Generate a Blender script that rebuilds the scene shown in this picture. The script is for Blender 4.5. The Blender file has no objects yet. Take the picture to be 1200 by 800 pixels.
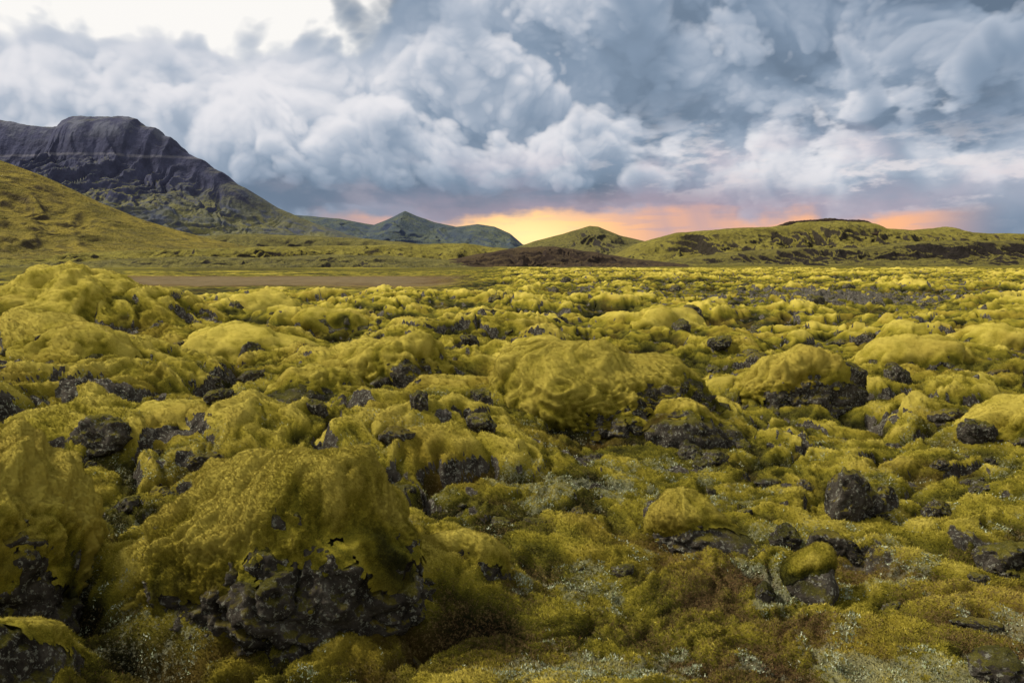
import bpy, bmesh, math, random, time
import numpy as np
from mathutils import Vector
F=np.float32
T0=time.time()
sc=bpy.context.scene
col=sc.collection
random.seed(4)
# ------------------------------------------------------------------ noise
rs=np.random.RandomState(11)
ang=rs.rand(256,256)*2*np.pi
GX=np.cos(ang).astype(F); GY=np.sin(ang).astype(F)
RA=rs.rand(256,256).astype(F); RB=rs.rand(256,256).astype(F); RC=rs.rand(256,256).astype(F); RD=rs.rand(256,256).astype(F)
g3=rs.normal(0,1,(64*64*64,3)); g3/=np.linalg.norm(g3,axis=1)[:,None]; g3=g3.astype(F)
G3X=np.ascontiguousarray(g3[:,0]);G3Y=np.ascontiguousarray(g3[:,1]);G3Z=np.ascontiguousarray(g3[:,2])
def gn(x,y,s=0):
    x=x+F(s*17.31); y=y+F(s*9.77)
    ix=np.floor(x); iy=np.floor(y); fx=x-ix; fy=y-iy
    ix=ix.astype(np.int32); iy=iy.astype(np.int32)
    u=fx*fx*fx*(fx*(fx*6-15)+10); v=fy*fy*fy*(fy*(fy*6-15)+10)
    def g(a,b):
        i=(ix+a)&255; j=(iy+b)&255
        return GX[i,j]*(fx-a)+GY[i,j]*(fy-b)
    a=g(0,0); b=g(1,0); c=g(0,1); d=g(1,1)
    return ((a+(b-a)*u)+((c+(d-c)*u)-(a+(b-a)*u))*v)*F(1.5)
def p3(x,y,z,s=0):
    x=x+F(s*7.31+.37); y=y+F(s*5.77+.61); z=z+F(s*3.19+.13)
    ix=np.floor(x); iy=np.floor(y); iz=np.floor(z); fx=x-ix; fy=y-iy; fz=z-iz
    ix=ix.astype(np.int32); iy=iy.astype(np.int32); iz=iz.astype(np.int32)
    u=fx*fx*(3-2*fx); v=fy*fy*(3-2*fy); w=fz*fz*(3-2*fz)
    X_=[(ix&63)<<12,((ix+1)&63)<<12]; Y_=[(iy&63)<<6,((iy+1)&63)<<6]; Z_=[iz&63,(iz+1)&63]
    def g(a,b,c):
        k=X_[a]+Y_[b]+Z_[c]
        return G3X[k]*(fx-a)+G3Y[k]*(fy-b)+G3Z[k]*(fz-c)
    a=g(0,0,0);b=g(1,0,0);c=g(0,1,0);d=g(1,1,0)
    lo=(a+(b-a)*u); lo=lo+((c+(d-c)*u)-lo)*v
    a=g(0,0,1);b=g(1,0,1);c=g(0,1,1);d=g(1,1,1)
    hi=(a+(b-a)*u); hi=hi+((c+(d-c)*u)-hi)*v
    return (lo+(hi-lo)*w)*F(1.7)
def fbm(x,y,o=4,s=0,r=0.5):
    t=0; a=1.0; f=1.0; n=0
    for i in range(o):
        t=t+gn(x*F(f),y*F(f),s+i*3)*F(a); n+=a; a*=r; f*=2.03
    return t/F(n)*F(1.3)
def ridged(x,y,o=4,s=0,r=0.5):
    t=0; a=1.0; f=1.0; n=0
    for i in range(o):
        t=t+(1-np.abs(gn(x*F(f),y*F(f),s+i*3))*2)*F(a); n+=a; a*=r; f*=2.05
    return t/F(n)
def domes(x,y,s=0,lo=.55,hi=1.05,p=.6,keep=1.0):
    x=x+F(s*31.7); y=y+F(s*12.9)
    ix=np.floor(x).astype(np.int32); iy=np.floor(y).astype(np.int32)
    out=np.zeros_like(x)
    for a in (-1,0,1):
        for b in (-1,0,1):
            i=(ix+a)&255; j=(iy+b)&255
            px=(ix+a)+RA[i,j]; py=(iy+b)+RB[i,j]
            R=lo+(hi-lo)*RC[i,j]; am=.35+.65*RD[i,j]
            if keep<1: am=np.where(RD[i,j]<keep,am,0)
            q=((x-px)**2+(y-py)**2)/(R*R)
            out=np.maximum(out,am*np.maximum(1-q,0)**F(p))
    return out.astype(F)
def sst(x,a,b):
    t=np.clip((x-a)/(b-a),0,1); return t*t*(3-2*t)
def f3(p,o=4,s=0,r=.5):
    t=0;a=1;f=1;n=0
    for i in range(o):
        t=t+p3(p[:,0]*F(f),p[:,1]*F(f),p[:,2]*F(f),s+i*5.3)*F(a); n+=a; a*=r; f*=2.1
    return t/F(n)
def box(a,n,ax):
    p=n//2; pad=[(0,0),(0,0)]; pad[ax]=(p+1,p)
    c_=np.cumsum(np.pad(a,pad,'edge'),axis=ax,dtype=np.float64)
    hi=np.take(c_,range(n,c_.shape[ax]),axis=ax); lo=np.take(c_,range(0,c_.shape[ax]-n),axis=ax)
    return ((hi-lo)/n).astype(F)
def blur(a,n,k=2):
    for _ in range(k): a=box(box(a,n,0),n,1)
    return a
# ------------------------------------------------------------------ explicit mounds
# X, Y, rx, ry, top, rot, seed, label, expose dir, amt, thr, sub, moss thickness, blades, z0
MO=[
(-2.15,7.4,1.62,1.2,1.26,.05,14,'large lava boulder with thick yellow-green moss cap and dark craggy face',(.55,-1),.60,.16,7,.08,420000,-.35),
(-5.15,7.2,1.00,1.1,1.36,.2,8,'tall mossy lava mound with bare lichen-spotted flank',(.5,-1),.52,.08,7,.08,220000,-.3),
(-3.95,5.9,.52,.45,.38,.2,9,'rounded grey lava rock spotted with pale lichen',(.2,-1),.7,.60,6,.05,9000,-.3),
(1.55,15.8,2.6,1.6,1.34,-.05,12,'broad moss mound over dark lava overhang',(.95,-.6),.6,.02,7,.12,200000,-.4),
(3.3,14.7,.70,.6,.38,.2,13,'craggy dark lava block with mossy top',(.2,-1),.6,.15,6,.07,14000,-.4),
(-9.6,17.2,2.3,1.9,1.85,.2,15,'broad rounded mound draped in bright moss',(.2,-1),.5,.05,6,.12,80000,-.3),
(-14.6,26,3.2,2.5,2.85,0,21,'high moss mound with jagged lava shoulder',(-.6,-.6),.4,-.05,6,.13,40000,-.1),
(-7,32,1.9,1.7,1.15,0,24,'rounded moss mound in the lava field',(.3,-1),.4,-.05,5,.13,9000,-.4),
(-2.9,19.4,1.6,1.3,1.20,0,27,'moss mound split by a dark lava crevice',(.7,-.8),.5,.04,6,.12,40000,-.3),
(-4.1,16.4,1.4,1.1,.78,.4,29,'low moss pillow draped over lava rock',(0,-1),.45,.05,6,.12,34000,-.3),
(-9.0,23,1.9,1.6,1.05,0,33,'low rounded moss mound with dark foot',(.1,-1),.4,-.0,5,.12,12000,-.4),
(6.4,18.6,1.25,1.0,.95,-.1,35,'moss-topped lava outcrop with exposed black rock face',(.6,-1),.55,.05,6,.10,32000,-.4),
(16.6,27,1.9,1.6,.82,0,38,'low moss mound with dark base',(0,-1),.4,0,5,.12,8000,-.5),
(6.2,33,2.0,1.5,1.05,0,41,'moss mound with shadowed lava hollow',(0,-1),.5,.0,5,.12,8000,-.5),
(-.42,7.8,.44,.38,.28,0,44,'small grey lava boulder with mossy crown',(.1,-1),.6,.34,6,.05,14000,-.25),
(2.1,9.6,.50,.42,.14,0,47,'small moss pillow over dark lava',(.4,-1),.5,.02,6,.05,20000,-.4),
(3.15,8.1,.24,.24,.02,.5,49,'small moss-capped lava stone',(.3,-1),.4,.0,5,.04,9000,-.30),
(-2.2,12.4,1.0,.8,.50,.3,52,'lumpy lava rock covered in moss',(.3,-1),.55,.12,6,.08,22000,-.4),
(9.8,14.6,1.1,.9,.42,.4,55,'moss-covered lava ledge with craggy edge',(.1,-1),.55,.05,6,.09,22000,-.5),
(-6.0,12.8,1.2,1.0,.64,0,58,'lumpy mossy lava rock with bare flank',(.3,-1),.6,.10,6,.09,24000,-.4),
(0.6,22.5,1.6,1.3,.80,.1,61,'low moss pillow in the lava field',(.2,-1),.45,.0,5,.11,14000,-.5),
(11.5,23,1.5,1.2,.78,.1,63,'moss mound with broken dark lava edge',(-.2,-1),.6,.08,5,.11,12000,-.5),
(-12.0,37,2.4,1.8,1.6,.1,65,'weathered moss mound in the lava field',(.2,-1),.4,.0,5,.12,8000,-.4),
]
# ------------------------------------------------------------------ ground height
def plainmask(X,Y):
    b=X/np.maximum(Y,1)
    return sst(Y,62,80)*(1-sst(b,-.12,.04))
def ground(X,Y):
    X=X.astype(F); Y=Y.astype(F)
    wx=X+fbm(X*.35,Y*.35,3,1)*1.0+fbm(X*1.5,Y*1.5,2,31)*.22
    wy=Y+fbm(X*.35,Y*.35,3,5)*1.0+fbm(X*1.5,Y*1.5,2,37)*.22
    base=fbm(X*.035,Y*.035,3,9)*.9
    base=base+.9*sst(-X-.10*Y,4,13)*(1-sst(Y,38,60))
    d1=domes(wx/4.6,wy/3.6,2,p=.8)
    d2=domes(wx/1.9,wy/1.5,3,p=.60,keep=.95)
    d3=domes(wx/.84,wy/.72,4,p=.54,keep=.95)
    d4=domes(wx/.36,wy/.33,5,p=.65)
    d5=domes(wx/.19,wy/.18,6,p=.8)
    big=sst(fbm(X*.12,Y*.12,2,14),-.35,.35)
    m2=sst(fbm(X*.3,Y*.3,2,15),-.45,.25)
    quiet=np.exp(-(((X-2.8)/4.0)**2+((Y-6.3)/3.4)**2))
    quiet=np.maximum(quiet,.8*np.exp(-(((X-1.5)/2.4)**2+((Y-11)/1.5)**2)))
    pm=plainmask(X,Y)
    sup=np.ones_like(X); sk=np.zeros_like(X)
    for mo in MO:
        mx,my,rx,ry,top,rot=mo[:6]; ex=mo[8]; z0=mo[14]
        cx=mx-ex[0]*.45*ry; cy=my-ex[1]*.45*ry
        near=(np.abs(X-mx)<rx*3.0)&(np.abs(Y-my)<rx*3.0)
        if not near.any(): continue
        xx=wx[near]*.5+X[near]*.5-cx; yy=wy[near]*.5+Y[near]*.5-cy
        q=(xx/(rx*1.55))**2+(yy/(ry*1.25))**2
        sk[near]=np.maximum(sk[near],(top-z0)*.60*np.maximum(1-q,0)**1.15)
        sup[near]=np.minimum(sup[near],1-.60*np.exp(-q*1.8))
    fx=(1-.88*quiet)*(1-.97*pm)
    crk=np.exp(-(gn(wx*.42,wy*.5,77)/.07)**2)*sst(gn(X*.2,Y*.2,78),-.1,.3)
    h=base*(1-pm)+pm*-.3
    h=h+(d1*.75*(.30+.70*big)+d2*.90*(.35+.65*big)*(.45+.55*m2))*fx*sup
    h=h+(d3*.46*(1-.68*quiet)*(.4+.6*sup)*(1.15-.3*m2)+d4*(.095)+d5*.045)*(1-.95*pm)
    h=h-crk*.38*fx*sup
    fold=ridged(wx*1.3,wy*1.9,3,21)
    h=h+(fold-.55)*.085*(1-pm)+fbm(wx*6,wy*8,3,25)*.045*(1-pm)
    h=h+fbm(wx*1.7,wy*1.7,3,27)*.10*sst(Y,12,30)*(1-pm)
    h=h+pm*(fbm(X*.03,Y*.02,3,28)*.5+.2*fbm(X*.3,Y*.2,3,29))*sst(Y,62,90)
    h=h-.88+sk*.95+.40*quiet
    h=h*(1-sst(Y,230,420))-.9*sst(Y,230,420)
    return h.astype(F),quiet.astype(F)
def mesh_from(name,co,quads,attr=None,smooth=True,k=4,nrm=None):
    me=bpy.data.meshes.new(name)
    nf=len(quads)
    me.vertices.add(len(co)); me.vertices.foreach_set('co',np.ascontiguousarray(co,dtype=F).ravel())
    me.loops.add(nf*k); me.loops.foreach_set('vertex_index',np.ascontiguousarray(quads,dtype=np.int32).ravel())
    me.polygons.add(nf); me.polygons.foreach_set('loop_start',np.arange(0,nf*k,k,dtype=np.int32))
    me.polygons.foreach_set('use_smooth',np.full(nf,smooth))
    me.update(calc_edges=True)
    if attr is not None:
        at=me.color_attributes.new('masks','FLOAT_COLOR','POINT')
        at.data.foreach_set('color',np.ascontiguousarray(attr,dtype=F).ravel())
    if nrm is not None:
        at=me.attributes.new('surface_normal','FLOAT_VECTOR','POINT')
        at.data.foreach_set('vector',np.ascontiguousarray(nrm,dtype=F).ravel())
    return me
def gridquads(nr,nc):
    i=np.arange(nr*nc,dtype=np.int32).reshape(nr,nc)
    return np.stack([i[:-1,:-1],i[:-1,1:],i[1:,1:],i[1:,:-1]],-1).reshape(-1,4)
# ------------------------------------------------------------------ node helper
class NG:
    def __init__(s,nt): s.nt=nt; s.n=nt.nodes; s.l=nt.links
    def put(s,sock,v):
        if v is None: return
        if isinstance(v,bpy.types.NodeSocket): s.l.new(v,sock)
        elif isinstance(v,(tuple,list)) and len(v)==3 and sock.type=='RGBA': sock.default_value=(*v,1)
        else: sock.default_value=v
    def m(s,op,a,b=None,c=None,clamp=False):
        n=s.n.new('ShaderNodeMath'); n.operation=op; n.use_clamp=clamp
        for i,v in enumerate((a,b,c)): s.put(n.inputs[i],v)
        return n.outputs[0]
    def add(s,a,b): return s.m('ADD',a,b)
    def sub(s,a,b): return s.m('SUBTRACT',a,b)
    def mul(s,a,b): return s.m('MULTIPLY',a,b)
    def vm(s,op,a,b=None):
        n=s.n.new('ShaderNodeVectorMath'); n.operation=op; s.put(n.inputs[0],a)
        if op=='SCALE': s.put(n.inputs['Scale'],b)
        elif b is not None: s.put(n.inputs[1],b)
        return n.outputs[0]
    def noise(s,vec,scale,detail=4,rough=.5,out=0,dist=0):
        n=s.n.new('ShaderNodeTexNoise'); s.put(n.inputs['Vector'],vec)
        n.inputs['Scale'].default_value=scale; n.inputs['Detail'].default_value=detail
        n.inputs['Roughness'].default_value=rough; n.inputs['Distortion'].default_value=dist
        return n.outputs[out]
    def rng(s,x,a,b,c=0,d=1,t='SMOOTHSTEP'):
        n=s.n.new('ShaderNodeMapRange'); n.interpolation_type=t
        for i,v in enumerate((x,a,b,c,d)): s.put(n.inputs[i],v)
        return n.outputs[0]
    def mix(s,f,a,b,mode='MIX'):
        n=s.n.new('ShaderNodeMix'); n.data_type='RGBA'; n.blend_type=mode
        s.put(n.inputs[0],f); s.put(n.inputs[6],a); s.put(n.inputs[7],b)
        return n.outputs[2]
    def ramp(s,f,pts):
        n=s.n.new('ShaderNodeValToRGB'); s.put(n.inputs[0],f); e=n.color_ramp.elements
        while len(e)<len(pts): e.new(.5)
        for i,(p,c) in enumerate(pts): e[i].position=p; e[i].color=(*c,1)
        return n.outputs[0]
    def sep(s,v):
        n=s.n.new('ShaderNodeSeparateXYZ'); s.put(n.inputs[0],v); return n.outputs
def newmat(name):
    m=bpy.data.materials.new(name); m.use_nodes=True; nt=m.node_tree
    b=nt.nodes['Principled BSDF']; b.inputs['Roughness'].default_value=.97
    b.inputs['Specular IOR Level'].default_value=.05
    return m,NG(nt),b
def bump(g,b,h,strength,dist,prev=None):
    n=g.n.new('ShaderNodeBump'); n.inputs['Strength'].default_value=strength; n.inputs['Distance'].default_value=dist
    g.put(n.inputs['Height'],h)
    if prev is not None: g.put(n.inputs['Normal'],prev)
    g.l.new(n.outputs[0],b.inputs['Normal']); return n.outputs[0]
def rock_color(g,P):
    a=g.noise(P,4,4,.7); l=g.noise(P,19,4,.75)
    c=g.ramp(a,[(.32,(.021,.018,.014)),(.5,(.064,.054,.042)),(.7,(.135,.117,.092))])
    lich=g.rng(l,.54,.62)
    c=g.mix(g.mul(lich,.75),c,(.35,.345,.265))
    return c
def moss_color(g,P,cav,grain=.5):
    n2=g.noise(P,1.4,5,.65); n3_=g.noise(P,70,2,.75); n0=g.noise(P,.30,3,.6)
    t=g.add(cav,g.mul(g.sub(n2,.5),.80))
    t=g.add(t,g.mul(g.sub(n3_,.5),grain)); t=g.add(t,g.mul(g.sub(n0,.50),.75))
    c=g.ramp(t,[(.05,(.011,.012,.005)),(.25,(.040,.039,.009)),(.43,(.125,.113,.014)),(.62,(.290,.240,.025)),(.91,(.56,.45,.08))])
    warm=g.rng(g.noise(P,.6,2,.6),.47,.71)
    c=g.mix(g.mul(warm,.38),c,(.21,.128,.020))
    return c,n3_
def make_moss_mat(name,ground_mode,fine=True,attrn=False):
    m,g,b=newmat(name)
    geo=g.n.new('ShaderNodeNewGeometry'); P=geo.outputs['Position']
    at=g.n.new('ShaderNodeAttribute'); at.attribute_name='masks'
    sx=g.n.new('ShaderNodeSeparateColor'); g.l.new(at.outputs['Color'],sx.inputs[0])
    rk,cv,br=sx.outputs; li=at.outputs['Alpha']
    c,n3_=moss_color(g,P,cv,.5)
    if ground_mode:
        bn=g.noise(P,11,4,.75); bm_=g.noise(P,34,3,.8)
        bc=g.ramp(bm_,[(.3,(.030,.017,.011)),(.45,(.090,.046,.026)),(.55,(.15,.088,.038)),(.68,(.22,.18,.06))])
        c=g.mix(g.mul(g.rng(g.add(br,g.add(g.mul(g.sub(bn,.5),1.0),g.mul(g.sub(bm_,.5),3.0))),.32,.92),.80),c,bc)
        lc=g.mix(bm_,(.15,.16,.07),(.46,.47,.32))
        c=g.mix(g.mul(g.rng(g.add(li,g.add(g.mul(g.sub(bn,.5),2.0),g.mul(g.sub(bm_,.5),2.2))),.56,.96),.52),c,lc)
        if fine:
            tan=g.mix(g.noise(P,.15,5,.7),(.10,.078,.036),(.22,.160,.085))
            c=g.mix(g.mul(g.rng(g.add(br,g.mul(g.sub(g.noise(P,.05,5,.75),.5),3.0)),.7,1.5),.85),c,tan)
    if fine and ground_mode:
        rc=rock_color(g,P)
        edge=g.add(rk,g.mul(g.sub(bn,.5),.9))
        c=g.mix(g.rng(edge,.40,.60),c,rc)
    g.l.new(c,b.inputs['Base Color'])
    prev=None
    if attrn:
        an=g.n.new('ShaderNodeAttribute'); an.attribute_name='surface_normal'
        prev=g.vm('NORMALIZE',g.vm('ADD',g.vm('SCALE',an.outputs['Vector'],.8),g.vm('SCALE',geo.outputs['Normal'],.38 if ground_mode else .26)))
        g.l.new(prev,b.inputs['Normal'])
    if fine: bump(g,b,g.noise(P,26 if ground_mode else 40,5,.85),.95 if ground_mode else .85,.05 if ground_mode else .04,prev)
    return m
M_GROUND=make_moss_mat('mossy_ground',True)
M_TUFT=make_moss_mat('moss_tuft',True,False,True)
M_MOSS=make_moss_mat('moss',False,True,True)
M_ROCK,g,b=newmat('lava_rock_surface')
geo=g.n.new('ShaderNodeNewGeometry'); P=geo.outputs['Position']
rc=rock_color(g,P)
up=g.rng(g.add(g.sep(geo.outputs['Normal'])[2],g.mul(g.sub(g.noise(P,7,5,.75),.5),2.4)),.45,.85)
mc,_=moss_color(g,P,.42)
rc=g.mix(g.mul(up,.8),rc,mc); g.l.new(rc,b.inputs['Base Color'])
b.inputs['Roughness'].default_value=.88
bump(g,b,g.noise(P,14,6,.78),1,.08)
# ------------------------------------------------------------------ build ground
AX,AY=0.0,-6.0
NC=1400
th=np.linspace(math.radians(-50),math.radians(50),NC)
r=[6.5]
while r[-1]<40: r.append(r[-1]*1.0020)
while r[-1]<320: r.append(r[-1]*1.0036)
while r[-1]<27000: r.append(r[-1]*1.12)
r=np.array(r); NR=len(r)
R,T=np.meshgrid(r,th,indexing='ij')
GXX=(AX+R*np.sin(T)).astype(F); GYY=(AY+R*np.cos(T)).astype(F)
h,quiet=ground(GXX,GYY)
hr=np.gradient(h,axis=0)/np.gradient(R,axis=0); hl=np.gradient(h,axis=1)/(R*(th[1]-th[0]))
slope=np.sqrt(hr**2+hl**2).astype(F)
# relative height: occlusion-like shade painted into moss colour, hollows dark, crowns bright
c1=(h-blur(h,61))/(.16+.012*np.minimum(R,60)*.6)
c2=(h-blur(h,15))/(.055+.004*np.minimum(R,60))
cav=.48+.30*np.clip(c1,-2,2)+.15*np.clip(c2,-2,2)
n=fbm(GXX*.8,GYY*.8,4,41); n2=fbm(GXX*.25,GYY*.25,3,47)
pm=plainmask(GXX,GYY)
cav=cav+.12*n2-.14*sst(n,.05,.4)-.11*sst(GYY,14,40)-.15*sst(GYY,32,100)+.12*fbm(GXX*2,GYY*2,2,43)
pl=.42+.40*fbm(GXX*.05,GYY*.08,4,53)+.30*fbm(GXX*.4,GYY*.4,3,55)
cav=cav*(1-pm)+pm*pl
cav=np.clip(np.where(GYY>300,.42+.40*fbm(GXX*.01,GYY*.01,3,57),cav),0,1)
rk=sst(slope+n*1.0+n2*.6+.35*sst(GYY,25,80),2.0,2.45)
rk=np.maximum(rk,sst(n+n2*.8-.6*(cav-.4)+.08*sst(GYY,25,70),.60,.74))
rk=np.maximum(rk,sst(fbm(GXX*1.6,GYY*1.6,3,48)-.5*(cav-.3),.42,.52)*sst(GYY,14,26))
rub=np.exp(-(((GXX-30)/17)**2+((GYY-66)/12)**2))
rk=np.maximum(rk,sst(fbm(GXX*1.3,GYY*.7,3,49)+rub*1.0,.5,.7))
rk=rk*(.15+.85*sst(GYY,7,11)); rk=rk*(1-pm)*(1-sst(GYY,220,280))
q_=np.exp(-(((GXX-3.9)/4.3)**4+((GYY-5.9)/3.7)**4))
br=np.clip(sst(.55-cav+.3*n,-.1,.4)*.32*(1-sst(GYY,14,26))+q_*.55*sst(n+.45,-.35,.7),0,.9)
b_=GXX/np.maximum(GYY,1)
strip=pm*np.exp(-(((b_+.29)/.24)**4))*np.exp(-((GYY-170)/46)**4)
br=br+strip*1.7
pt=fbm(GXX*.8,GYY*.8,3,71)+.5*fbm(GXX*4,GYY*4,3,75)
li=sst(pt,-.08,.42)*(1-sst(cav,.62,.88))*(1-sst(GYY,17,26))*(.55+.45*quiet)*(.42+.58*sst(GYY,4.2,6.5))
rough=ridged(GXX*1.6,GYY*1.6,4,61)
h=(h+rk*(rough-.55)*.18*(1-sst(GYY,60,150))+rub*.25*(n)).astype(F)
attr=np.stack([rk,cav,br,li],-1).astype(F)
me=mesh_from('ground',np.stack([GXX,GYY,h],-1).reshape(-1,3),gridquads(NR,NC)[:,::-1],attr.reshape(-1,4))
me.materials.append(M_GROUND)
og=bpy.data.objects.new('ground',me); col.objects.link(og); og['kind']='structure'
og['label']='hummocky lava field covered in yellow-green woolly moss'; og['category']='ground'
Rf=np.arange(NR)
nx_=-(hr*np.sin(T)+hl*np.cos(T)); ny_=-(hr*np.cos(T)-hl*np.sin(T))
STK=np.concatenate([h[...,None],attr,nx_[...,None],ny_[...,None]],-1).astype(F)
def sample(x,y):
    dx=x-AX; dy=y-AY; rr=np.hypot(dx,dy); tt=np.arctan2(dx,dy)
    fi=np.interp(rr,r,Rf); fj=(tt-th[0])/(th[1]-th[0])
    fi=np.clip(fi,0,NR-1.001); fj=np.clip(fj,0,NC-1.001)
    i=fi.astype(int); j=fj.astype(int); a=(fi-i)[:,None]; b=(fj-j)[:,None]
    return (STK[i,j]*(1-a)*(1-b)+STK[i+1,j]*a*(1-b)+STK[i,j+1]*(1-a)*b+STK[i+1,j+1]*a*b)
def gz(x,y): return float(sample(np.array([x]),np.array([y]))[0,0])
print('ground',time.time()-T0,'rock',rk[(GYY<60)].mean())
def tris_blades(P,N,L,W,seed,lean=.8):
    q=np.random.RandomState(seed); n=len(P)
    d=N+q.normal(0,lean,(n,3)); d/=np.linalg.norm(d,axis=1)[:,None]
    s=np.cross(d,q.normal(0,1,(n,3))); s/=np.linalg.norm(s,axis=1)[:,None]+1e-6
    a=P-s*W[:,None]/2-N*.004; b_=P+s*W[:,None]/2-N*.004; c=P+d*L[:,None]
    return np.stack([a,b_,c],1).reshape(-1,3)
q=np.random.RandomState(5)
n=1400000
dd=3.6*np.exp(q.rand(n)**1.05*math.log(30/3.6)); aa=q.uniform(-.64,.64,n)
bx=dd*np.sin(aa); by=dd*np.cos(aa)
S_=sample(bx,by); ok=S_[:,1]<.35
Nn=np.stack([S_[:,5],S_[:,6],np.ones(n)],-1); Nn/=np.linalg.norm(Nn,axis=1)[:,None]
Pp=np.stack([bx,by,S_[:,0]],-1)[ok]; Nn=Nn[ok]; dk=dd[ok]
co=tris_blades(Pp,Nn,(.008+.012*q.rand(len(Pp)))*(1+dk/10),(.003+.003*q.rand(len(Pp)))*(1+dk/8),6,.9)
at=S_[ok,1:5].copy(); at[:,0]=0; at[:,1]=np.clip(at[:,1]+.04+q.normal(0,.09,len(at)),0,1)
me=mesh_from('moss_tufts',co,np.arange(len(co)).reshape(-1,3),np.repeat(at,3,axis=0),False,3,np.repeat(Nn,3,axis=0)); me.materials.append(M_TUFT)
o=bpy.data.objects.new('moss_tufts',me); col.objects.link(o); o['kind']='stuff'; o['label']='short woolly moss tufts covering the lava ground'; o['category']='moss'
M_LICH,g,b=newmat('pale_lichen'); geo=g.n.new('ShaderNodeNewGeometry')
g.l.new(g.ramp(g.noise(geo.outputs['Position'],30,1),[(.35,(.22,.26,.12)),(.6,(.50,.53,.37))]),b.inputs['Base Color'])
n=340000
dd=3.6*np.exp(q.rand(n)*math.log(18/3.6)); aa=q.uniform(-.64,.64,n)
bx=dd*np.sin(aa); by=dd*np.cos(aa); S_=sample(bx,by)
cl=fbm((bx*4).astype(F),(by*4).astype(F),2,88)
ok=(S_[:,4]*(.03+1.4*sst(cl,.0,.35))>q.rand(n)*.9+.12)
Pp=np.stack([bx,by,S_[:,0]+.012],-1)[ok]; dk=dd[ok]
Nn=np.tile(np.array([[0,0,1.]]),(len(Pp),1))
co=tris_blades(Pp,Nn,(.010+.018*q.rand(len(Pp)))*(.7+dk/18),(.007+.010*q.rand(len(Pp)))*(.7+dk/18),9,1.0)
me=mesh_from('lichen_sprigs',co,np.arange(len(co)).reshape(-1,3),None,False,3); me.materials.append(M_LICH)
o=bpy.data.objects.new('lichen_sprigs',me); col.objects.link(o); o['kind']='stuff'; o['label']='pale green-white lichen sprigs among the moss hollows'; o['category']='lichen'
M_HEA,g,b=newmat('russet_heath'); geo=g.n.new('ShaderNodeNewGeometry')
g.l.new(g.ramp(g.noise(geo.outputs['Position'],22,2),[(.35,(.055,.030,.016)),(.5,(.145,.072,.040)),(.65,(.21,.16,.055))]),b.inputs['Base Color'])
n=300000
dd=3.6*np.exp(q.rand(n)*math.log(13/3.6)); aa=q.uniform(-.64,.64,n)
bx=dd*np.sin(aa); by=dd*np.cos(aa); S_=sample(bx,by)
cl=fbm((bx*3).astype(F),(by*3).astype(F),3,188)
ok=(S_[:,3]*(.30+.9*sst(cl,-.2,.35))>q.rand(n)*.8+.12)
Pp=np.stack([bx,by,S_[:,0]],-1)[ok]
Nn=np.tile(np.array([[0,0,1.]]),(len(Pp),1))
co=tris_blades(Pp,Nn,.014+.022*q.rand(len(Pp)),.005+.006*q.rand(len(Pp)),19,.7)
me=mesh_from('heath_plants',co,np.arange(len(co)).reshape(-1,3),None,False,3); me.materials.append(M_HEA)
o=bpy.data.objects.new('heath_plants',me); col.objects.link(o); o['kind']='stuff'; o['label']='low russet-brown heath plants growing between moss'; o['category']='plants'
# ------------------------------------------------------------------ boulders
ICO={}
def ico(s):
    if s not in ICO:
        bm=bmesh.new(); bmesh.ops.create_icosphere(bm,subdivisions=s,radius=1)
        v=np.array([x.co[:] for x in bm.verts],dtype=F); f=np.array([[a.index for a in t.verts] for t in bm.faces],dtype=np.int32)
        bm.free(); ICO[s]=(v,f)
    return ICO[s]
def hull(d,seed,k=16,p=10,lo=.72):
    q=np.random.RandomState(seed); nn=q.normal(0,1,(k,3)); nn/=np.linalg.norm(nn,axis=1)[:,None]
    hh=q.uniform(lo,1,k)
    s=np.zeros(len(d))
    for i in range(k): s+=(np.maximum(d@nn[i],0)/hh[i])**p
    s+=1e-4+(.8)**p*.5
    return (s**(-1/p)).astype(F)
def rock_mesh(name,seed,sub,sc3):
    d,f=ico(sub)
    r_=np.minimum(hull(d,seed,14,8,.62),1.15)
    s=seed*3.7
    pp=d*r_[:,None]
    rid=1-np.abs(f3(pp*1.5,3,s,.55))*2.4
    r2=r_*(1+.16*(rid-.6)+.18*f3(pp*3.2,5,s+9,.7))
    off=np.stack([f3(pp*3,3,s+40),f3(pp*3,3,s+50),f3(pp*3,3,s+60)],-1)*.14
    return mesh_from(name,(d*r2[:,None]+off)*np.array(sc3,dtype=F),f,None,True,3)
def tag(o,label,cat,group=None):
    o['label']=label; o['category']=cat
    if group: o['group']=group
def vnormals(v,f):
    t=v[f]; fn=np.cross(t[:,1]-t[:,0],t[:,2]-t[:,0]); out=np.zeros_like(v)
    for k in range(3):
        for ax in range(3): out[:,ax]+=np.bincount(f[:,k],weights=fn[:,ax],minlength=len(v))
    return out/(np.linalg.norm(out,axis=1)[:,None]+1e-12)
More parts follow.
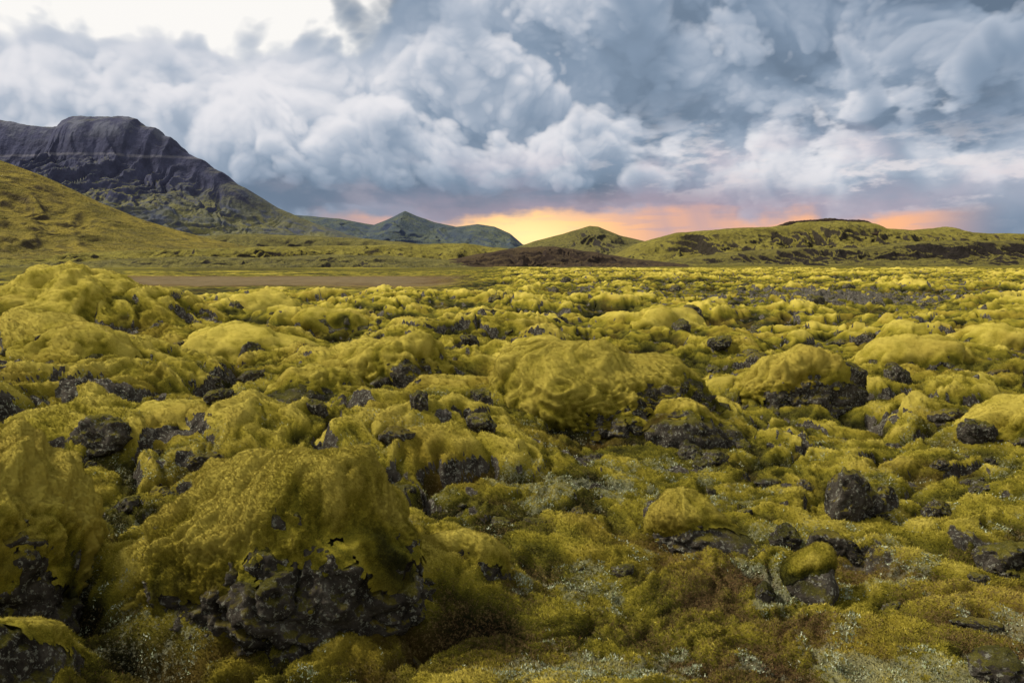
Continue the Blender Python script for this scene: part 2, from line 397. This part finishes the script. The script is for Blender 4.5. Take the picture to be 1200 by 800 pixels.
def mossy(X,Y,rx,ry,top,rot,seed,label,ex,amt,thr,sub,T,blades,z0,name='mossy_boulder'):
    e=bpy.data.objects.new(name,None); e.location=(X,Y,z0); col.objects.link(e)
    e.empty_display_size=.2
    tag(e,label,'rock','moss-covered lava boulders')
    hz=top-z0
    S=np.array([rx,ry,hz],dtype=F)
    d,f=ico(sub); s=seed*2.3
    rb=hull(d,seed,14,3,.85); rb=rb/rb.mean()
    kf=.8/max(rx*.5,.5)
    W=d*S; ell=rb*(1+.28*f3(W*kf,3,s)+.11*f3(W*kf*2.4,3,s+6))
    # wider at the foot, sloping in toward the crown
    flare=1+.20*np.clip(.5-d[:,2],0,1)
    ca,sa=math.cos(rot),math.sin(rot)
    def place(p):
        p=p.copy(); x=p[:,0]*ca-p[:,1]*sa; y=p[:,0]*sa+p[:,1]*ca; p[:,0]=x; p[:,1]=y; return p
    wd=place(d)
    base=d*ell[:,None]*S; base[:,0]*=flare; base[:,1]*=flare
    zt=base[:,2].max(); base[:,2]*=hz/max(zt,.01)
    nn=d/S; nn/=np.linalg.norm(nn,axis=1)[:,None]
    rid=1-np.abs(f3(W*1.3,3,s+3,.55))*2.2
    cr=f3(W*2.6,6,s+13,.70)
    crk=np.exp(-(f3(W*1.1,3,s+23,.6)/.035)**2)
    sc_=min(1,rx*.6+.15)
    rockp=base+nn*((.12*(rid-.75)+.20*cr-.11*crk)*sc_-.03)[:,None]
    me=mesh_from(name+'_rock',place(rockp),f,None,True,3); me.materials.append(M_ROCK)
    o=bpy.data.objects.new('rock',me); o.parent=e; col.objects.link(o)
    m=d[:,2]*1.0+.62*f3(W*1.1,5,s+31,.6)+.46*f3(W*5,5,s+37,.75)-amt*(wd[:,0]*ex[0]+wd[:,1]*ex[1])-thr
    t=sst(m,-.10,.50)*T*1.6-T*.6
    azm=np.arctan2(d[:,1],d[:,0]); rr_=max(rx,ry)
    wpx=.8*f3(W*.8,2,s+71)
    Wf=np.stack([np.cos(azm+wpx)*rr_*2.2,np.sin(azm+wpx)*rr_*2.2,W[:,2]*.5+.8*f3(W*.7,2,s+76)],-1)
    fold=1-np.abs(f3(Wf,2,s+51,.45))*2.6
    fold3=1-np.abs(f3(Wf*2.3,2,s+59,.45))*2.6
    sd=np.clip(1.3-d[:,2],.45,1)
    soft_=f3(W*1.6,3,s+54,.5)
    tex=f3(W*7,5,s+57,.8)
    pil=.095*(fold-.55)*sd+.050*(fold3-.55)*sd+.06*soft_+.032*tex
    mp=base+nn*(t+pil*min(1,rx)*sst(m,0,.30))[:,None]
    keep=(m[f].max(axis=1)>-.10)
    ff=f[keep]
    used=np.zeros(len(d),bool); used[ff.ravel()]=True; idx=np.cumsum(used)-1
    mpp=place(mp)[used]; ff=idx[ff]
    vn=vnormals(mpp,ff)
    cvv=np.clip(.74+.12*d[:,2]+3.2*(pil-.018*tex)+.16*f3(W*.8,2,s+91)-.26*(1-sst(m,0,.40)),0,1)  # crease shade painted into moss colour: folds and cap edge darker, crown lighter
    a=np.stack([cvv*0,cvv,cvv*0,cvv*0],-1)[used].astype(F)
    tri=mpp[ff]; fn=np.cross(tri[:,1]-tri[:,0],tri[:,2]-tri[:,0]); ar=np.linalg.norm(fn,axis=1)+1e-12
    if blades>0:
        q=np.random.RandomState(seed+99); mm=(m[used])[ff].min(axis=1)
        pr=ar*(mm>.0); pr/=pr.sum(); ch=q.choice(len(ff),blades,p=pr)
        w=q.dirichlet((1,1,1),blades)
        bp=(tri[ch]*w[:,:,None]).sum(1); bn=fn[ch]/ar[ch][:,None]
        dist=math.hypot(X,Y)
        bc=tris_blades(bp,bn,(.005+.009*q.rand(blades))*(1+dist/10),(.002+.0022*q.rand(blades))*(1+dist/7),seed+5,1.0)
        ba=a[ff[ch][:,0]].copy(); ba[:,1]=np.clip(ba[:,1]+.05+q.normal(0,.09,blades),0,1); ba=np.repeat(ba,3,axis=0)
        nv=len(mpp); vn=np.concatenate([vn,np.repeat(vn[ff[ch][:,0]],3,axis=0)])
        mpp=np.concatenate([mpp,bc]); ff=np.concatenate([ff,nv+np.arange(len(bc)).reshape(-1,3)]); a=np.concatenate([a,ba])
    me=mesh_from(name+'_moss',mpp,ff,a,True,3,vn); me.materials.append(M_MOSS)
    o=bpy.data.objects.new('moss',me); o.parent=e; col.objects.link(o)
    return e
for mo in MO: mossy(*mo)
print('boulders',time.time()-T0)
# ------------------------------------------------------------------ bare lava rocks
variants=[]
for i in range(9):
    q=np.random.RandomState(100+i)
    me=rock_mesh('lava_rock',100+i,5,(1,q.uniform(.75,1),q.uniform(.7,1.0))); me.materials.append(M_ROCK); variants.append(me)
def rock(X,Y,s,hs=1.0,label='rough dark lava rock poking out of the moss',up=0):
    me=random.choice(variants); o=bpy.data.objects.new('lava_rock',me); col.objects.link(o)
    z=gz(X,Y); o.location=(X,Y,z+up); o.scale=(s,s,s*hs); o.rotation_euler=(random.uniform(-.3,.3),random.uniform(-.3,.3),random.uniform(0,6.28))
    tag(o,label,'rock','bare lava rocks scattered in the moss')
spec=[(-6.0,11.6,.6),(-5.0,13.3,.45),(-4.3,14.6,.5),(-3.0,16,.5),(-1.7,11.6,.45),(-7.2,22,.7),(-4,37,.8),(-9.4,22.3,.5),(-.5,12.3,.4),(-1.5,12.6,.35),
(7.0,22.2,.9),(5.7,17.5,.6),(6.8,26,.7),(6.5,31,.7),(3.8,9.2,.42),(3.3,9.4,.30),(20,34,1.0),(8.9,16,.6),(10,45,1.1),(19,50,1.2),(13,29,.8),(2.2,36,.7),(-1.3,24.5,.6),(-16.5,27,1.2),(-17.5,25,1.0),
(5.75,9.1,.60),(3.95,6.2,.36),(-2.2,22,.5),(-5.6,17,.45),(-3.2,12.9,.3),(3.0,13.2,.4),(9.6,19.6,.6),(4.2,14.2,.35),(12.2,21,.6),(7.9,13.3,.4),(-4.6,10.3,.32),(-3.6,9.2,.25),(5.2,10.9,.35),(8.6,14.4,.5),(7.2,17.6,.5)]
for X,Y,s in spec:
    big=s>.45
    rock(X,Y,s*.70,random.uniform(.8,1.2),'rough grey-black lava outcrop with pale lichen' if big else 'rough dark lava rock poking out of the moss')
rock(4.45,10.3,.46,1.6,'upright lava rock speckled with pale lichen',.12)
rock(5.0,10.5,.30,1.4,'upright lava rock speckled with pale lichen',.05)
q=np.random.RandomState(77)
for k in range(230):
    d_=9*np.exp(q.rand(8)*0+q.rand()*math.log(110/9)); a_=q.uniform(-.62,.62)+q.normal(0,.03,8)
    X=d_*np.sin(a_)+q.normal(0,.6,8); Y=d_*np.cos(a_)+q.normal(0,.8,8)
    if plainmask(X[:1],Y[:1])[0]>.2: continue
    i=int(np.argsort(sample(X,Y)[:,2])[2]); dd_=d_[0]
    rock(float(X[i]),float(Y[i]),(.10+.011*dd_)*q.uniform(.3,1.1)*(1 if dd_<40 else .8),q.uniform(.7,1.15))
# ------------------------------------------------------------------ hills
def hillmat(name,green,green2,dark,rockc,steep,scale,soft=.06,ledge=None,bs=.5):
    m,g,b=newmat(name); geo=g.n.new('ShaderNodeNewGeometry'); P=g.vm('SCALE',geo.outputs['Position'],scale)
    nz=g.sep(geo.outputs['Normal'])[2]
    n1=g.noise(P,1,5,.62); n2=g.noise(P,5,5,.65); n5=g.noise(P,22,3,.7)
    gc=g.mix(g.rng(n1,.38,.62),green,green2); gc=g.mix(g.mul(g.rng(n2,.48,.64),.8),gc,dark)
    rcx=g.mix(g.rng(n2,.35,.65),rockc,tuple(v*.6 for v in rockc))
    f=g.add(nz,g.mul(g.sub(n1,.5),.5)); f=g.add(f,g.mul(g.sub(n5,.5),.25))
    if ledge:
        z=g.sep(geo.outputs['Position'])[2]
        f=g.add(f,g.rng(z,60,380,.34,-.20))
    c=g.mix(g.rng(f,steep-soft,steep+soft),rcx,gc)
    c=g.mix(g.mul(g.rng(n5,.4,.7),.35),c,dark)
    if ledge:
        zz=g.add(z,g.mul(g.sub(n1,.5),40))
        band=g.mul(g.mul(g.rng(g.m('ABSOLUTE',g.sub(zz,ledge)),8,2),.38),g.rng(n2,.30,.5))
        c=g.mix(band,c,(.22,.21,.23))
        c=g.mix(g.mul(g.mul(g.rng(zz,ledge+40,ledge+110),g.rng(n2,.42,.58)),.4),c,(.21,.22,.27))
    g.l.new(c,b.inputs['Base Color'])
    bump(g,b,g.add(n2,g.mul(n5,.4)),bs,1.2/scale*.2)
    return m
def hill(name,label,D,pts,front,back,mat,amp,gsc,nx=500,ny=170,seed=0,pw=1.25,zb=-1.5,cliff=0,crag=0,yst=.22,lump=.5,c0=.72,c1=.92):
    px=np.array([p[0] for p in pts],float); py=np.array([p[1] for p in pts],float)
    Xr=(px-600)/933*D; Zr=3+(305-py)/933*D
    xs=np.linspace(Xr[0],Xr[-1],nx); zr=np.interp(xs,Xr,Zr)
    kk=np.hanning(5); kk/=kk.sum(); zr=np.convolve(np.pad(zr,2,'edge'),kk,'valid')
    # the ends taper into the plain
    tp=sst(np.minimum(np.arange(nx),np.arange(nx)[::-1]).astype(float),0,nx*.06); zr=zb+(zr-zb)*(tp if zr[0]<60 else 1)
    t=np.concatenate([np.linspace(0,1,int(ny*.72)),np.linspace(1,2,int(ny*.28)+1)[1:]])
    Xg,Tg=np.meshgrid(xs,t,indexing='xy')
    Yg=np.where(Tg<1,D-front*(1-Tg),D+back*(Tg-1))
    s=np.where(Tg<1,np.clip(Tg,0,1)**pw,1-np.clip(Tg-1,0,1)**1.5)
    wob=fbm((Xg/gsc).astype(F)*.5,(Yg/gsc).astype(F)*.5,3,seed+3)
    if cliff>0:
        tw=Tg+wob*(.10 if c1<.95 else .05)
        s=np.where(Tg<1,s*(1-cliff)+cliff*sst(tw,c0,c1),s)
    rg=ridged((Xg/gsc+wob*1.1).astype(F),(Yg/gsc*yst).astype(F),5,seed,.5)
    f2=fbm((Xg/gsc*2.2).astype(F),(Yg/gsc*2.2).astype(F),6,seed+20,.55)
    env=np.where(Tg<1,np.clip(s*(1.0-s)*4,0,1)*(1-sst(Tg,.86,1)*.6),np.clip((1-s)*2,0,1)*.3)
    Z=zb+(zr[None,:]-zb)*s
    relh=np.clip((zr[None,:]-zb)/max((zr-zb).max(),1),.15,1)
    Z=Z+amp*relh*((rg-.75)*1.7*env+f2*lump*(env*.8+.12*s+crag*s))
    Z=np.where((Tg<=0.001),zb-2,Z)
    me=mesh_from(name,np.stack([Xg,Yg,Z],-1).reshape(-1,3),gridquads(len(t),nx),None,True); me.materials.append(mat)
    o=bpy.data.objects.new(name,me); col.objects.link(o); o['kind']='structure'; o['label']=label; o['category']='hill' if name=='hill' else 'mountain'
M_BIG=hillmat('volcanic_mountain',(.165,.155,.060),(.095,.10,.080),(.057,.067,.108),(.070,.073,.122),.74,.0035,.18,400,.25)  # bluish base colours stand in for distance haze
M_FAR=hillmat('far_mountain',(.12,.135,.085),(.07,.09,.10),(.050,.068,.11),(.055,.072,.12),.76,.005,.1)  # haze of distance tinted into these bluer base colours
M_GRN=hillmat('mossy_hill',(.29,.25,.05),(.20,.17,.036),(.10,.088,.032),(.050,.041,.034),.76,.03,.09,None,.8)
M_SLP=hillmat('hillside_moss',(.29,.225,.04),(.17,.14,.032),(.085,.07,.028),(.07,.055,.038),.78,.012,.16,None,.7)
M_OLV=hillmat('olive_hill',(.21,.185,.05),(.135,.12,.04),(.065,.06,.034),(.045,.039,.035),.82,.03,.10,None,.7)
M_RGT=hillmat('rocky_rise',(.23,.20,.045),(.14,.12,.034),(.06,.052,.028),(.034,.028,.026),.86,.03,.06,None,.8)
M_DRK=hillmat('dark_lava_hill',(.06,.042,.024),(.085,.06,.03),(.04,.029,.021),(.04,.028,.022),.9,.04)
hill('mountain','dark flat-topped volcanic mountain with gullied slopes',3200,
 [(-420,190),(-200,150),(-60,141),(0,142),(30,148),(62,153),(80,152),(84,145),(98,141),(128,141),(160,141),(169,143),(172,151),(191,153),(195,161),(209,165),(213,175),(229,184),(244,190),(252,198),(266,204),(276,214),(292,222),(325,243),(370,262),(420,278),(480,292)],1350,900,M_BIG,50,120,1500,360,1,1.15,-2,.18,.14,.08,.45,.86,.99)
hill('mountain','distant ridge with small pointed volcanic peak',4600,
 [(300,264),(345,252),(400,257),(440,264),(462,255),(476,248),(488,253),(510,261),(535,266),(560,263),(580,266),(598,274),(612,286),(640,296)],1500,900,M_FAR,45,260,500,200,2,1.2,-1.5,.1,.1,.1,.35)
hill('hill','long smooth hillside covered in olive moss',1300,
 [(-420,130),(-200,140),(-60,168),(0,187),(50,205),(100,230),(150,252),(200,268),(250,281),(300,291),(370,300)],700,400,M_SLP,34,100,700,280,5,1.1,-1.5,0,.08,.4)
hill('hill','low olive ridge below the dark mountain',2100,
 [(180,300),(235,277),(290,274),(350,276),(420,279),(480,284),(580,300)],500,300,M_OLV,14,110,300,120,8,.9,-1.5,.2,.1)
hill('hill','low rolling moss-green hills with lava patches',900,
 [(20,303),(120,295),(250,291),(330,289),(420,288),(500,286),(545,285),(580,290),(640,296),(780,304)],380,250,M_GRN,12,60,600,180,11,.9,-1.5,.2,.1,.5)
hill('hill','low olive hummocky rise beside the plain',560,
 [(60,309),(140,304),(230,300),(300,302),(380,298),(460,300),(520,304),(580,309)],160,110,M_OLV,5,40,500,140,31,.9,-1.5,.2,.2,.7)
hill('hill','low dark brown lava ridge',620,
 [(500,309),(570,296),(610,290),(650,289),(700,296),(740,303),(810,310)],160,120,M_DRK,6,30,400,140,14,.9,-1.5,.1,.25)
hill('hill','small conical hill covered in green moss',1900,
 [(570,302),(625,283),(660,274),(690,265),(700,266),(725,276),(760,284),(840,302)],450,300,M_OLV,14,90,300,140,17,1.1)
hill('hill','flat-topped moss hill with dark lava cliffs',1300,
 [(690,304),(750,284),(790,273),(850,268),(900,266),(918,264),(930,261),(950,260),(975,259),(1005,260),(1016,263),(1026,268),(1060,270),(1090,268),(1100,266),(1130,273),(1200,274),(1300,268),(1500,280),(1650,300)],520,350,M_GRN,25,80,1100,260,20,.85,-1.5,.32,.05)
hill('hill','dark lava crag on the hilltop',1300,
 [(900,268),(912,264),(922,260),(934,259),(950,258),(968,256),(990,258),(1005,258),(1014,260),(1022,265),(1036,270)],60,140,M_DRK,6,12,400,100,41,.9,44,.2,.35)
hill('hill','low rocky rise with dark lava slopes',760,
 [(760,308),(860,295),(930,290),(1000,291),(1060,284),(1120,282),(1200,283),(1350,286),(1500,300)],220,150,M_RGT,11,45,800,200,24,.9,-1.5,.48,.1)
print('hills',time.time()-T0)
# ------------------------------------------------------------------ sky backdrop (cloud bank at 26 km)
a1=np.linspace(-.63,.63,1150); az=np.concatenate([np.linspace(-1.35,-.635,60),a1,np.linspace(.635,1.35,60)])
vv=np.concatenate([np.linspace(-.02,.36,420),np.linspace(.365,.7,40)])
A,V0=np.meshgrid(az,vv,indexing='xy')
U=(A*9.33).astype(F); V=(V0*9.33).astype(F)
NV,NU=U.shape
def C(*c): return np.array(c,dtype=F)
def g2(px,py,su,sv,w=1.0):
    u=math.atan((px-600)/933)*9.33; v=(305-py)/100*math.cos(math.atan((px-600)/933))
    return F(w)*np.exp(-((U-u)/(su/100))**2-((V-v)/(sv/100))**2)
def lerp(a,b,t): return a+(b-a)*t[...,None]
DK=C(.130,.183,.258); MD=C(.235,.312,.420); LT=C(.45,.512,.61); WH=C(.83,.82,.85)
def shade(t):
    t=np.clip(t,0,1)
    c=lerp(DK,MD,sst(t,0,.40)); c=lerp(c,LT,sst(t,.32,.76)); return lerp(c,WH,sst(t,.66,1.02))
NW=42; DW=.075
cov=(-.02+g2(40,-5,360,84,-1.2)+g2(330,0,170,40,-.8)+g2(560,130,240,90,.12)+g2(230,130,150,40,.16)+g2(900,160,200,70,.10)
     +g2(1190,225,150,40,.30)+g2(1110,30,240,50,-.30)+g2(958,120,28,70,-.35)-.9*sst(.95-V,0,.5))
dens=np.zeros((NW,NV,NU),dtype=F)
wu0=U+.18*fbm(U*.7,V*.7,2,3); wv0=V+.18*fbm(U*.7,V*.7,2,9)
rag=np.clip(sst(A,.05,.42)*sst(2.4-V,0,1)*.7+.18,0,1)
wis=fbm(U*1.3+V*.5,V*3.0-U*.4,5,79,.6)
opn=np.clip(g2(40,0,380,100,1.0)+g2(330,0,200,55,.8),0,1)
for k in range(NW):
    z=F(k*DW)
    zz=np.full_like(U,z)
    s=1.15*p3(wu0*.40,wv0*.62,zz*.42,1)
    for i,(f,a) in enumerate([(.85,.60),(1.9,.31),(4.1,.17),(8.3,.09)]):
        ca_,sa_=math.cos(i*1.1+.4),math.sin(i*1.1+.4)
        xr=(wu0*ca_-zz*sa_); zr_=(wu0*sa_+zz*ca_)
        nn_=p3(xr*F(f),wv0*F(f*1.15),zr_*F(f),i*3+5)
        s=s+F(a)*(np.abs(nn_)*2.0-.45)
    s=s+rag*wis*.44
    dens[k]=np.clip((s+cov-.50+.48*z)*(3.9-1.6*rag-2.2*opn),0,1)
od=np.zeros_like(dens)
sig=5.5
for j in range(NV-2,-1,-1):
    dvj=min(float(V[j+1,0]-V[j,0]),.03)
    a=min(.50*dvj/.0102,1.0); shw=min(.6*dvj/DW,1)
    up=od[:,j+1,:]*F(math.exp(-dvj/.57))+dens[:,j+1,:]*F(sig*dvj)
    s1=np.empty_like(up); s1[:,0]=up[:,0]; s1[:,1:]=up[:,1:]*(1-a)+up[:,:-1]*a
    s2=s1.copy(); s2[1:]=s1[1:]*(1-shw)+s1[:-1]*shw
    od[:,j,:]=s2
Tr=np.ones_like(U); acc=np.zeros((NV,NU,3),dtype=F)
mac=(g2(1110,15,290,65,-.16)+g2(450,25,130,40,-.08)+g2(560,110,170,60,.12)+g2(900,180,150,45,.28)+g2(1190,225,150,40,.36)
     +g2(760,222,240,20,-.06)+g2(340,225,200,38,-.18)+g2(1150,150,140,24,-.14)+g2(60,90,280,60,.16)+g2(430,120,120,50,.08)-.06*sst(1.7-V,0,.9))
soft=.16*fbm(U*.5,V*.8,3,333)
for k in range(NW):
    L_=.65*np.exp(-od[k]*1.1)+.35*np.exp(-od[k]*.3)
    t=.05+.91*L_+mac+soft-.10*(k/NW)
    a=1-np.exp(-dens[k]*F(DW*11))
    acc+=(Tr*a)[...,None]*shade(t)
    Tr=Tr*(1-a)
st=fbm(U*.35,V*1.3,5,301)
bgc=shade(.44+st*.35+g2(1100,10,260,60,-.15))
cream=np.clip(g2(40,10,370,90,1.5)+g2(330,0,210,46,1.3)+.25*st,0,1)
bgc=lerp(bgc,C(.97,.95,.92),cream)
c=acc+Tr[...,None]*bgc
sheet=np.clip(g2(1130,5,250,50,.6)+g2(430,232,210,20,.5)+g2(760,232,260,16,.5)+g2(1130,150,150,18,.45),0,1)*sst(fbm(U*.6,V*2.0,4,821)+.5,0,.6)
c=lerp(c,C(.20,.27,.38),sheet*.55)
# pale torn wisps low over the eastern hills
wsp=sst(fbm(U*1.1+V*1.2,V*3.6-U*.35,6,841,.6),.0,.38)*np.clip(g2(900,195,180,42,1.1)+g2(1150,215,160,30,1.1),0,1)
c=lerp(c,C(.84,.79,.80),wsp*.72)
lil=sst(fbm(U*.9+V*.4,V*1.6,5,811),.05,.5)*np.clip(g2(900,205,320,40,1.0)+g2(560,225,200,25,.7),0,1)*.45
c=lerp(c,C(.68,.58,.64),lil)
veil=sst(fbm(U*1.0+V*.5,V*.6,4,801),-.2,.5)*sst(1.2-V,0,.7)*.3
c=lerp(c,C(.22,.28,.39),veil)
sn=fbm(U*.6,V*4.5,6,701,.55); sn2=fbm(U*1.5,V*2.2,5,707)
e=V+sn*.12+sn2*.16
ux=sst(A,-.30,-.10)*(1-sst(A,.44,.56))
low=.50+.05*np.sin(U*1.3)
hot=np.clip(g2(610,280,190,70,1.0)+g2(1000,268,140,45,.7)+.15,0,1)
gc=lerp(C(.70,.42,.40),C(1.08,.53,.24),hot); gc=lerp(gc,C(1.35,.94,.42),np.clip(g2(615,285,90,38,1.05),0,1))
gl=(1-sst(e,low-.08,low+.10))*ux
pk=(1-sst(e,low+.0,low+.45))*ux*.55
c=lerp(c,C(.54,.40,.46),pk*(1-g2(350,250,150,60,.6)))
c=lerp(c,gc,gl)
bar=sst(fbm(U*.8,V*7,5,731),.12,.35)*gl*.4*(1-g2(620,285,90,40,.9))
c=lerp(c,C(.52,.40,.46),bar)
ends=(1-ux)*sst(.8-V,0,.5)
c=lerp(c,C(.19,.25,.35),ends*.5)
sh=g2(800,262,50,45,.65)+g2(860,240,70,30,.4)
c=lerp(c,C(.42,.35,.43),np.clip(sh*(.7+.5*fbm(U*3+V*1.0,V*.5,3,901)),0,.65))
c=np.clip(c,0.01,2)
RS=26000
co=np.stack([RS*np.sin(A),RS*np.cos(A),RS*V0],-1).reshape(-1,3)
me=mesh_from('sky',co,gridquads(*A.shape),np.concatenate([c,np.ones_like(c[...,:1])],-1).reshape(-1,4),True)
ms=bpy.data.materials.new('cloudy_sky'); ms.use_nodes=True; nt=ms.node_tree; nt.nodes.clear()
ou=nt.nodes.new('ShaderNodeOutputMaterial'); em=nt.nodes.new('ShaderNodeEmission'); at=nt.nodes.new('ShaderNodeAttribute'); at.attribute_name='masks'
nt.links.new(at.outputs['Color'],em.inputs['Color']); nt.links.new(em.outputs[0],ou.inputs[0])
try: ms.cycles.emission_sampling='NONE'
except Exception as ex_: print(ex_)
me.materials.append(ms)
o=bpy.data.objects.new('sky',me); col.objects.link(o); o['kind']='structure'; o['label']='layered blue-grey rain clouds over a peach sunset gap'; o['category']='sky'
print('sky',time.time()-T0)
# ------------------------------------------------------------------ world
w=bpy.data.worlds.new('World'); sc.world=w; w.use_nodes=True; g=NG(w.node_tree)
bg=g.n['Background']
sky=g.n.new('ShaderNodeTexSky'); sky.sky_type='NISHITA'; sky.sun_disc=False
SE,SA=math.radians(47),math.radians(-82)
sky.sun_elevation=SE; sky.sun_rotation=SA
sk=g.vm('SCALE',sky.outputs[0],.08)
sk=g.mix(.65,sk,(.82,.81,.77))
g.l.new(sk,bg.inputs['Color']); bg.inputs['Strength'].default_value=1.0
L=bpy.data.lights.new('sun','SUN'); L.energy=4.2; L.angle=math.radians(11); L.color=(1,.92,.78)
lo=bpy.data.objects.new('sun',L); col.objects.link(lo)
sd=Vector((math.sin(SA)*math.cos(SE),math.cos(SA)*math.cos(SE),math.sin(SE)))
lo.rotation_euler=sd.to_track_quat('Z','Y').to_euler()
# ------------------------------------------------------------------ camera
cam=bpy.data.cameras.new('camera'); cam.lens=28; cam.sensor_width=36; cam.clip_end=60000; cam.clip_start=.05
co_=bpy.data.objects.new('camera',cam); col.objects.link(co_); co_.location=(0,0,3.0)
co_.rotation_euler=(math.radians(90-5.8),0,0); sc.camera=co_
sc.view_settings.view_transform='Standard'; sc.view_settings.look='None'; sc.view_settings.exposure=0
